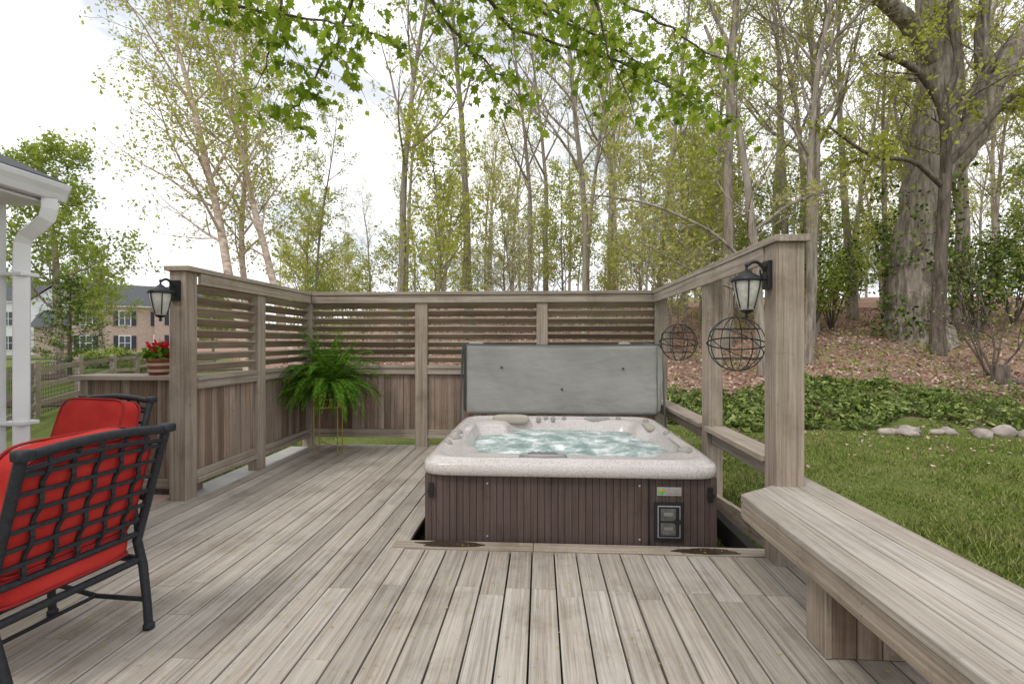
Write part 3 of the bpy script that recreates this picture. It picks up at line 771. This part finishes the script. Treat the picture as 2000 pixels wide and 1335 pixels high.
def place(name,me,loc,rot=0,sc=1,parent=None,tilt=0,sz=None):
    ob=bpy.data.objects.new(name,me); scene.collection.objects.link(ob); ob.location=loc; ob.rotation_euler=(tilt,0,rot); ob.scale=(sc,sc,sz or sc)
    if parent: ob.parent=parent
    return ob
random.seed(11)
tall=[treemesh('woodland_tall_mesh_a',18,.18,spec(nl=3),.12,['bark','spring2']),
      treemesh('woodland_tall_mesh_b',19,.20,spec(n=[17,7,6],st=[.5,.2,.2],ang=[.6,.7,.8],rat=[.28,.42,.45],nl=3),.12,['bark','spring']),
      treemesh('woodland_tall_mesh_c',17,.13,spec(n=[18,6,6],st=[.35,.2,.2],ang=[.85,.7,.8],rat=[.22,.45,.45],nl=4),.12,['bark','spring']),
      treemesh('woodland_bare_mesh',18,.16,spec(n=[20,8,6],nl=1,wob=[.08,.2,.3,.35]),.10,['bark','spring2'])]
under=[treemesh('understory_mesh_a',6.5,.06,spec(n=[20,7,5],st=[.12,.15,.15],rat=[.42,.45,.45],nl=5,sp=.12,thin=.012),.11,['bark','spring']),
       treemesh('understory_mesh_b',5.5,.05,spec(n=[18,7,5],st=[.15,.15,.15],rat=[.5,.45,.45],nl=5,sp=.12,thin=.012,ang=[1.0,.8,.8]),.11,['bark','treeg']),
       treemesh('understory_mesh_c',7,.05,spec(n=[18,7,4],st=[.2,.15,.15],rat=[.4,.45,.45],nl=6,sp=.1,thin=.012),.11,['bark','spring2'])]
wd=empty('woodland_trees')
random.seed(23)
cnt=0; placed=[]
def ok(x,y,dm):
    for a_,b_ in placed:
        if (a_-x)**2+(b_-y)**2<dm*dm: return False
    return True
while cnt<50:
    y=U(15.5,46); x=U(-.55*y,.98*y+4)
    if not ok(x,y,2.1): continue
    if 9.5<x<15 and y<19: continue
    placed.append((x,y)); cnt+=1
    me=random.choice(tall if x>2 else tall[:3]); sc=U(.72,1.02)
    if x<-.3*y: sc*=.75
    if -.25*y<x<0 : sc*=.92
    place('tall_tree',me,(x,y,gz(x,y)),U(0,6.28),sc,wd,U(-.07,.07),sc*U(.95,1.1))
cnt=0
while cnt<56:
    y=U(14,38); x=U(-.5*y,.98*y)
    if not ok(x,y,1.0): continue
    if x>.3*y and y<18 and R()<.8: continue
    placed.append((x,y)); cnt+=1
    place('understory_tree',random.choice(under),(x,y,gz(x,y)),U(0,6.28),U(.5,1.15),wd,U(-.08,.08))
for i in range(28):
    a=-.58+1.7*(i+R())/28; y=U(48,64); x=a*y
    place('far_tree',random.choice(tall[:3]),(x,y,gz(x,y)-1),U(0,6.28),U(.75,.95),wd)
for (x,y,q,sc) in ((6.0,16.2,1,1.0),(9.6,17.6,3,.95),(7.4,14.0,3,.8),(8.4,15.6,2,.8),(13.8,20.3,2,.9),(16.6,20.5,0,.85),(18.3,18.6,2,.8),(11,21,0,.9),(15.2,25,2,.95),(7,19.5,2,.85),(20,24,1,.9),(17.2,16.8,2,.7),(4.2,17.4,2,.9),(1.5,16.6,3,.85),(-2.5,17.5,1,.85)):
    place('tall_tree',tall[q],(x,y,gz(x,y)),x*1.7,sc,wd,.05*math.sin(x*3))
dl=empty('distant_tree_line')
rtree=treemesh('round_crown_mesh',11,.24,spec(n=[22,9,7],st=[.25,.15,.15],ang=[.95,.8,.8],rat=[.42,.42,.42],nl=8,sp=.16,seg=[10,6,4,2]),.16,['bark','treeg'])
for i in range(30):
    t=i/29; a=-1.25+.62*t; y=U(76,98); x=a*y
    place('far_round_tree',rtree,(x,y,-.5),U(0,6.28),U(.75,1.15),dl)
place('round_maple_tree',rtree,(-24.6,23.4,-.2),1.2,1.05)
place('round_maple_tree',rtree,(-34,36,-.2),2.2,.8)
place('round_maple_tree',rtree,(-21.5,31,-.2),3.2,.45)
random.seed(5)
bs=spec(n=[24,7,6],st=[.3,.15,.15],ang=[.7,.8,.9],rat=[.32,.42,.42],wob=[.10,.16,.25,.3],trop=[.045,.03,-.03,-.05],nl=6,sp=.10,thin=.012)
bm1=treemesh('river_birch_tree',15,.15,bs,.09,['birchbark','spring'],(-.42,0,1))
bm2=treemesh('river_birch_tree',14,.13,bs,.09,['birchbark','spring'],(-.30,.1,1))
place('river_birch_tree',bm1,(-7.2,12.2,-.1),0,.95); place('river_birch_tree',bm2,(-6.3,13.0,0),.2,.95)
bm3=treemesh('river_birch_tree',13,.12,bs,.09,['birchbark','spring'],(-.15,.1,1)); place('river_birch_tree',bm3,(-8.2,13.2,-.1),-.2,.95)
dg=treemesh('dogwood_tree',5,.07,spec(n=[18,7,5],st=[.2,.15,.15],rat=[.5,.45,.45],nl=4,ang=[1.1,.8,.8],thin=.012),.10,['bark','blossom'])
place('dogwood_tree',dg,(-1.2,18.0,gz(-1.2,18.0)),0,.85); place('dogwood_tree',dg,(4.8,24,gz(4.8,24)),2,1.0)
s=MB(); s.tube([(0,0,-.3),(0,0,2.2),(.05,0,4.4)],[.09,.06,.01],8,0); lv=[]
for i in range(60):
    z_=.7+3.6*i/60; a=i*2.4; ln=(1.6*(1-(z_-.6)/4.2)+.2)*U(.7,1.1); pts=[Vector((0,0,z_))+Vector((math.cos(a),math.sin(a),.25*t))*ln*t for t in (0,.5,1)]
    s.tube(pts,[.015,.01,.004],4,0)
    for k_ in range(60):
        t=U(.25,1); P=pts[0].lerp(pts[2],t); lv.append((P.x+random.gauss(0,.09),P.y+random.gauss(0,.09),P.z+random.gauss(0,.06)))
s.leaves(lv,.16,1,0,.22); s.build('pine_tree',['darkbark','deepgreen'],None,0,(-19.2,18.8,-.2))
def shrub(name,c,h,n,sz,mt):
    s=MB(); P=np.random.normal(size=(n,3)); P/=np.linalg.norm(P,axis=1)[:,None]; P*=(np.random.rand(n,1)**.33)*np.array(h)*(1+.25*np.sin(P[:,:1]*7)+.2*np.cos(P[:,1:2]*9)); P[:,2]=np.abs(P[:,2])
    s.leaves(P,sz,0,0,.7)
    for j in range(6): s.tube([(0,0,-.2),(U(-.5,.5)*h[0],U(-.5,.5)*h[1],h[2]*.7)],[.02,.008],4,1)
    s.build(name,[mt,'darkbark'],None,0,c)
for i in range(12): shrub('garden_shrub',(-22-i*2.2+U(-1,1),26+i*2.1+U(-1,1),-.2),(U(.7,1.3),U(.7,1.3),U(.5,1.1)),900,.16,random.choice(['deepgreen','treeg','pachy']))
for (x_,y_) in ((-7.5,10),(-5.5,10.8),(-9,11.5)): shrub('garden_shrub',(x_,y_,-.2),(.9,.7,.7),1500,.09,'treeg')
def loose(name,c,H,R_,n,mt):
    s=MB(); lv=[]
    for j in range(16):
        a=U(0,6.28); e=Vector((math.cos(a)*R_*U(.3,1),math.sin(a)*R_*U(.3,1),H*U(.5,1))); m_=e*.5+Vector((0,0,H*.12))
        s.tube([(0,0,-.1),m_,e],[.025,.015,.005],5,1)
        for q in range(n//16):
            t=U(.3,1.05); P=m_.lerp(e,(t-.5)*2) if t>.5 else m_*(t*2); lv.append((P.x+random.gauss(0,.24),P.y+random.gauss(0,.24),P.z+random.gauss(0,.18)))
    s.leaves(lv,.11,0,0,.6); s.build(name,[mt,'darkbark'],None,0,c)
for (x_,y_,h_) in ((9.3,17.4,2.6),(10.6,18.4,3.4),(14.6,17.2,3.6),(15.9,18.6,4.4),(18.0,19.6,4.0),(13.6,18.8,4.6)): loose('holly_shrub',(x_,y_,gz(x_,y_)),h_,1.6,1700,'deepgreen' if h_>3 else 'treeg')

def limbtree(name,paths,S,leafsz,mats,seed,climb=None):
    random.seed(seed); mb=MB(); lv=[]
    for path in paths:
        P=[];Rr=[]
        for (a_,b_) in zip(path[:-1],path[1:]):
            for j in range(4):
                t=j/4; P.append(Vector(a_[:3]).lerp(Vector(b_[:3]),t)); Rr.append(a_[3]+(b_[3]-a_[3])*t)
        P.append(Vector(path[-1][:3])); Rr.append(path[-1][3])
        for _ in range(2):
            for i in range(1,len(P)-1): P[i]=(P[i-1]+P[i]*2+P[i+1])/4
        for i in range(1,len(P)-1): P[i]+=Vector((U(-1,1),U(-1,1),U(-.5,.5)))*Rr[i]*.12
        mb.tube(P,Rr,18 if Rr[0]>.3 else 9,0)
        dirs=[(P[min(i+1,len(P)-1)]-P[max(i-1,0)]).normalized() for i in range(len(P))]
        L=sum((P[i+1]-P[i]).length for i in range(len(P)-1))
        branch(mb,lv,P,dirs,Rr,L,0,S)
    if lv: mb.leaves(lv,leafsz,1,0,.65)
    if climb is not None: mb.leaves(climb,.12,2,0,.8)
    return mb.build(name,mats)
zo=gz(12.1,16.2)
climb=[]
for i in range(2600):
    z_=U(.05,1)**1.1*5.8; a=U(0,6.28); r_=.76+abs(random.gauss(0,.22))
    if noise.noise(Vector((math.cos(a)*1.5,math.sin(a)*1.5,z_*.8)))<-.08: continue
    climb.append((12.0+r_*math.cos(a),16.2+r_*math.sin(a),zo+z_*.95))
So=spec(n=[9,7,6],st=[.45,.2,.15],ang=[.9,.8,.8],rat=[.34,.45,.5],wob=[.1,.3,.4,.4],trop=[0,.05,.02,0],nl=2,thin=.018)
limbtree('oak_tree',[[(12.1,16.2,zo-.3,1.0),(11.98,16.2,zo+.8,.76),(11.95,16.2,3.2,.70),(12.0,16.2,5,.66),(12.5,16.2,7.4,.62),(12.65,16.2,10.3,.55),(12.4,16.2,13.6,.45),(12.9,16.3,18,.22)],
  [(12.4,16.15,6.3,.40),(12.9,16.05,7.1,.44),(13.5,15.9,8.05,.42),(13.75,15.8,9.35,.40),(14.65,15.7,10.5,.38),(15.7,15.6,11.6,.33),(17.3,15.5,12.9,.22)],
  [(12.6,16.1,10.0,.3),(11.6,15.8,11.2,.26),(10.2,15.4,12.0,.2),(8.6,15,13.2,.1)],
  [(13.7,15.8,9.2,.22),(13.2,15.4,10.6,.18),(13.3,15.2,12.6,.12),(12.6,15,14,.06)]],So,.12,['oakbark','spring','deepgreen'],3,climb)
zd=gz(11.4,14.7)
Sd=spec(n=[10,7,5],st=[.45,.2,.15],ang=[.9,.8,.8],rat=[.30,.5,.5],wob=[.1,.35,.4,.4],trop=[0,.02,.02,0],nl=2,thin=.016)
limbtree('crooked_tree',[[(11.42,14.7,zd-.2,.24),(11.42,14.7,zd+.5,.19),(11.5,14.7,3.9,.16),(11.68,14.7,6.8,.14),(11.5,14.6,8.3,.12),(10.6,14.5,9.3,.09),(9.6,14.4,9.6,.05)],
  [(11.6,14.7,6.4,.11),(12.3,14.6,7.2,.1),(13.2,14.5,8.3,.09),(14.6,14.4,9.3,.05)],
  [(11.5,14.6,8.2,.1),(11.9,14.5,9.4,.08),(11.4,14.4,10.8,.06),(11.9,14.3,12.5,.03)],
  [(11.55,14.7,5.9,.08),(10.4,14.3,6.6,.06),(9.2,14.1,6.5,.05),(8.0,14,7.4,.03)]],Sd,.12,['darkbark','spring'],4)
zs=gz(5.7,12.8)
Ss=spec(n=[16,6,4],st=[.2,.2,.2],ang=[.8,.8,.8],rat=[.35,.45,.5],wob=[.1,.3,.3,.3],trop=[0,.02,0,0],nl=1,thin=.01,rmin=.004)
limbtree('bare_sapling',[[(5.7,12.8,zs-.2,.13),(5.5,12.8,3.5,.11),(5.3,12.8,5.6,.09),(5.0,12.8,7.5,.07),(4.2,12.7,9.5,.04)],
  [(5.5,12.8,3.2,.05),(4.3,12.6,4.3,.04),(2.6,12.5,5.0,.03),(.8,12.4,5.2,.012)],
  [(5.4,12.8,4.2,.05),(6.4,12.7,5.0,.04),(7.8,12.6,5.4,.015)],[(5.4,12.8,2.6,.04),(4.0,12.5,3.1,.03),(2.5,12.3,3.9,.012)]],Ss,.10,['bark','spring2'],9)

# overhanging maple (trunk stands behind the viewer)
random.seed(31)
mb=MB(); hub=Vector((-1.2,-1.2,5.6))
mb.tube([(-1.6,-4.6,-.3),(-1.5,-4.4,2),(-1.4,-3.6,4.4),hub],[.3,.24,.18,.1],12,0)
paths=[[(-.68,4.17,4.63),(-.26,4.49,4.30),(.76,5.05,4.30),(1.5,5.3,4.09),(2.09,5.43,3.86)],
 [(.45,4.53,4.81),(.6,4.64,4.26),(.91,4.76,3.6)],
 [(-2.08,3.88,4.48),(-2.27,4.07,4.1),(-2.51,4.16,3.66)],
 [(-1.61,4.21,4.71),(-1.83,4.3,4.14),(-2.15,4.38,3.72),(-2.44,4.46,3.5)],
 [(-1.15,4.24,4.71),(-.79,4.26,4.17),(-.43,4.28,3.85),(-.2,4.3,3.6)],
 [(-2.84,3.84,4.4),(-2.59,3.86,4.20),(-1.75,3.9,4.05),(-1.24,3.93,3.9)],
 [(.2,4.8,5.0),(1.1,5.0,4.75),(1.75,5.3,4.5),(2.3,5.5,4.4)],
 [(-.6,4.6,5.1),(.1,4.9,4.65),(.7,5.0,4.5),(1.2,5.1,4.1)],
 [(-.3,5.2,5.3),(.4,5.4,4.9),(1.2,5.7,4.6),(1.9,5.8,4.1)]]
def mleaf(P,sz,m=1):
    a=U(0,6.28); t=Vector((math.cos(a)*.7,math.sin(a)*.7,-U(.3,1.2))).normalized(); nrm=Vector((U(-1,1),U(-1,1),U(-.2,1))); s_=t.cross(nrm).normalized()
    shape=[(0,0),(.28,-.02),(.22,.14),(.52,.30),(.30,.42),(.36,.62),(.14,.60),(0,1.0),(-.14,.60),(-.36,.62),(-.30,.42),(-.52,.30),(-.22,.14),(-.28,-.02)]
    nn=s_.cross(t)
    vs=[P+(s_*x_*.95+t*y_+nn*abs(x_)*.25)*sz for x_,y_ in shape]; n=len(vs)
    c=P+t*.35*sz; mb.add(vs+[c],[(i,(i+1)%n,n) for i in range(n)],m)
for pa in paths:
    P=[hub.lerp(Vector(pa[0]),.0),hub.lerp(Vector(pa[0]),.5)+Vector((U(-.2,.2),0,.35))]+[Vector(q) for q in pa]
    Q=[]
    for a_,b_ in zip(P[:-1],P[1:]):
        for j in range(5): Q.append(a_.lerp(b_,j/5)+Vector((U(-1,1),U(-1,1),U(-1,1)))*.02)
    Q.append(P[-1]); n=len(Q)
    mb.tube(Q,[.03*(1-i/n)**1.2+.003 for i in range(n)],6,0)
    for i in range(9,n):
        for k_ in range(3):
            if R()<.12: continue
            a=U(0,6.28); D=Vector((math.cos(a),math.sin(a)*.8,U(-.5,.25))).normalized(); ln=U(.2,.6); p0=Q[i]; tw=[p0]
            for j in range(5): D=(D+Vector((U(-.25,.25),U(-.25,.25),-.10))).normalized(); tw.append(tw[-1]+D*ln/5)
            mb.tube(tw,[.004,.003,.0025,.002,.0018,.0015],4,0)
            for j in range(1,6):
                for _ in range(random.choice((0,1,2,3))): mleaf(tw[j]+Vector((U(-.05,.05),U(-.05,.05),U(-.04,.02))),U(.04,.11))
mb.build('maple_tree',['darkbark','maple'])

# ------------------------------------------------------------ ground cover, litter, grass, stones
def gpos(n,fx,zoff): 
    out=[]
    while len(out)<n:
        q=fx()
        if q: out.append((q[0],q[1],gz(q[0],q[1])+zoff()))
    return out
edge=lambda x:9.35+.35*math.sin(x*1.1)+.2*math.sin(x*2.7+1)
def bedp():
    x=U(-1,14); y=U(9,13.2); e=edge(x); top=11.8+.6*math.sin(x*.9+1)+.5*noise.noise(Vector((x*2,y,0)))-max(0,x-6.5)*.28
    if y<e or y>top: return None
    if noise.noise(Vector((x*1.9,y*1.9,9)))<-.22 and R()<.85: return None
    if x>7.5 and R()<min(.85,(x-7.5)*.3): return None
    return (x,y)
s=MB()
P=np.array(gpos(26000,bedp,lambda:0)); 
hh=np.array([.06+.2*(noise.noise(Vector((a_*1.7,b_*1.7,0)))*.5+.5)+.12*noise.noise(Vector((a_*5,b_*5,0))) for a_,b_,_ in P]); P[:,2]+=hh*np.random.rand(len(P))**.45
s.leaves(P,.115,0,.2,.45); s.build('pachysandra_bed',['pachy'])
s=MB(); P=gpos(40000,lambda:(lambda x,y:(x,y) if y>10.8+.4*math.sin(x) and x>-.6*y else None)(U(-12,22),10.6+U(0,1)**1.5*15),lambda:U(.005,.06))
s.leaves(P,.085,0,.6,.7); s.build('fallen_leaves',['litter'])
s=MB(); P=[]
for i in range(90):
    cx=U(1,19); cy=U(12.3,22)
    for j in range(45): x=cx+random.gauss(0,.35); y=cy+random.gauss(0,.3); P.append((x,y,gz(x,y)+U(.02,.3)))
s.leaves(P,.09,0,.2,.5); s.build('woodland_undergrowth',['treeg'])
s=MB()
for i in range(170):
    x=U(-2,18); y=U(11.6,20); z=gz(x,y)+.03; a=U(0,6.28); l_=U(.2,1.2)
    s.tube([(x,y,z),(x+l_*.5*math.cos(a)+.05,y+l_*.5*math.sin(a),gz(x+l_*.5*math.cos(a),y+l_*.5*math.sin(a))+.06),(x+l_*math.cos(a),y+l_*math.sin(a),gz(x+l_*math.cos(a),y+l_*math.sin(a))+.03)],[.015,.012,.005],4,0)
s.build('fallen_twigs',['bark'])
s=MB(); lv=[]
for i in range(120):
    x=U(7.0,12.5); y=U(9.7,11.6); p_=Vector((x,y,gz(x,y))); D=Vector((U(-1,1),U(-1,1),U(.3,1.2))).normalized(); pts=[p_]
    for j in range(6): D=(D+Vector((U(-.4,.4),U(-.4,.4),-.22))).normalized(); pts.append(pts[-1]+D*.14); lv+=[tuple(pts[-1]+Vector((U(-.05,.05),U(-.05,.05),U(-.05,.05)))) for _ in range(4)]
    s.tube(pts,.005,3,1)
s.leaves(lv,.07,0,.1,.6); s.build('trailing_shrub',['pachy','darkbark'])
def blades(n,fx,hmin,hmax):
    P=np.array([fx() for _ in range(n)]); z=np.array([gz(a_,b_) for a_,b_ in P])
    nn=np.array([noise.noise(Vector((a_*1.3,b_*1.3,5))) for a_,b_ in P])
    a=np.random.rand(n)*6.283; h=(hmin+(hmax-hmin)*np.random.rand(n))*(1+1.0*nn); w=.005+.004*np.random.rand(n)
    base=np.stack([P[:,0],P[:,1],z-.005],1); sd=np.stack([np.cos(a)*w,np.sin(a)*w,np.zeros(n)],1)
    ln=np.random.normal(size=(n,2))*.5*h[:,None]; tip=base+np.stack([ln[:,0],ln[:,1],h],1)
    return np.stack([base-sd,base+sd,tip],1).reshape(-1,3)
def gr():
    while True:
        y=.8+8.9*R()**1.25; x=1.86+U(0,1)*(max(1.2,y*1.12+.3-1.86))
        if y<edge(x)+.1: return (x,y)
def gr2(): return (U(1.35,3.2),U(3.3,7.5))
def gl(): return (U(-6,-3.45),U(4.7,9))
arrs=[blades(80000,gr,.02,.06),blades(12000,gr2,.02,.06),blades(15000,gl,.03,.07)]
arr=np.concatenate(arrs); n=len(arr)//3
me=bpy.data.meshes.new('lawn_grass'); me.from_pydata(arr.tolist(),[],np.arange(n*3).reshape(n,3).tolist()); me.materials.append(M['blade'])
scene.collection.objects.link(bpy.data.objects.new('lawn_grass',me))
s=MB(); P=[]
for _ in range(420):
    x=U(2,9); y=9.6-3.2*R()**1.8; P.append((x,y,gz(x,y)+.03))
s.leaves(P,.05,0,.6,.7); s.build('leaves_on_lawn',['litter'])
s=MB()
random.seed(77)
for i in range(19):
    x=6.1+i*.28+U(-.08,.08); y=9.05+U(-.2,.2)-.02*(i); k_=U(.6,1.25); sc=(U(.13,.24)*k_,U(.1,.18)*k_,U(.07,.14)*k_); o=Vector((U(0,50),0,0)); vs=[];nu,nv=14,8
    for a_ in range(nv+1):
        for b_ in range(nu):
            ph=-math.pi/2+math.pi*a_/nv; th=2*math.pi*b_/nu; v=Vector((math.cos(ph)*math.cos(th),math.cos(ph)*math.sin(th),math.sin(ph))); f=1+.45*noise.noise(v*1.6+o)
            vs.append((x+v.x*sc[0]*f,y+v.y*sc[1]*f,gz(x,y)+.04+v.z*sc[2]*f))
    s.add(vs,[(a_*nu+b_,a_*nu+(b_+1)%nu,(a_+1)*nu+(b_+1)%nu,(a_+1)*nu+b_) for a_ in range(nv) for b_ in range(nu)],0,True)
s.build('garden_stones',['stone'])
s=MB(); z0=gz(10.9,12.2); s.lathe([(.26,-.2),(.22,.0),(.18,.15),(.17,.42),(.15,.44),(.001,.43)],(10.9,12.2,z0),14,0); s.tube([(10.9,12.2,z0+.1),(11.2,12.0,z0+.02),(11.4,11.9,z0-.1)],[.09,.07,.03],8,0); s.build('tree_stump',['darkbark'])
zz=gz(11.0,12.6)
Sx=spec(n=[7,4,3],max=2,st=[.3,.3,.3],rat=[.4,.4,.4],wob=[.15,.3,.3,.3],trop=[.03,0,0,0],seg=[8,4,3,2],nl=1,leaflvl=2,thin=.012,rmin=.006)
random.seed(8); mb=MB(); lv=[]
for i in range(7):
    a=U(0,6.28); grow(mb,lv,Vector((11.0+U(-.1,.1),12.6+U(-.1,.1),zz-.1)),Vector((math.cos(a)*.5,math.sin(a)*.5,1)).normalized(),U(2,3.4),.03,0,Sx)
mb.leaves(lv,.06,1,0,.6); mb.build('bare_shrub',['darkbark','spring2'])

# ------------------------------------------------------------ world, sun, camera
w=bpy.data.worlds.new('World'); scene.world=w; w.use_nodes=True; nt=w.node_tree; bg=nt.nodes['Background']
sky=N(nt,'ShaderNodeTexSky'); sky.sky_type='NISHITA'; sky.sun_disc=False
EL=math.radians(52); AZ=math.radians(215)
sky.sun_elevation=EL; sky.sun_rotation=AZ
tc=N(nt,'ShaderNodeTexCoord'); mp=N(nt,'ShaderNodeMapping'); mp.inputs['Scale'].default_value=(1,1,2.2); nt.links.new(tc.outputs['Generated'],mp.inputs[0])
cl=nz(nt,mp.outputs[0],3.2,8,.6)
f=ramp(nt,cl,[(.38,(.55,.55,.55)),(.52,(1,1,1))])
cc=ramp(nt,nz(nt,mp.outputs[0],1.7,4),[(.3,(10.0,10.3,10.8)),(.7,(13,13,13.1))])
nt.links.new(mixc(nt,f,sky.outputs[0],cc),bg.inputs[0]); bg.inputs[1].default_value=.12
sd=bpy.data.lights.new('sun','SUN'); sd.energy=1.35; sd.angle=math.radians(10); sd.color=(1,.95,.88)
so=bpy.data.objects.new('sun',sd); scene.collection.objects.link(so)
dirv=Vector((math.sin(AZ)*math.cos(EL),math.cos(AZ)*math.cos(EL),math.sin(EL)))
so.rotation_euler=dirv.to_track_quat('Z','Y').to_euler()
cd=bpy.data.cameras.new('camera'); co=bpy.data.objects.new('camera',cd); scene.collection.objects.link(co)
cd.sensor_width=36; cd.lens=17.1; cd.clip_start=.05; cd.clip_end=2000
co.location=(0,0,1.415); co.rotation_euler=(math.radians(90),0,.058)
scene.camera=co
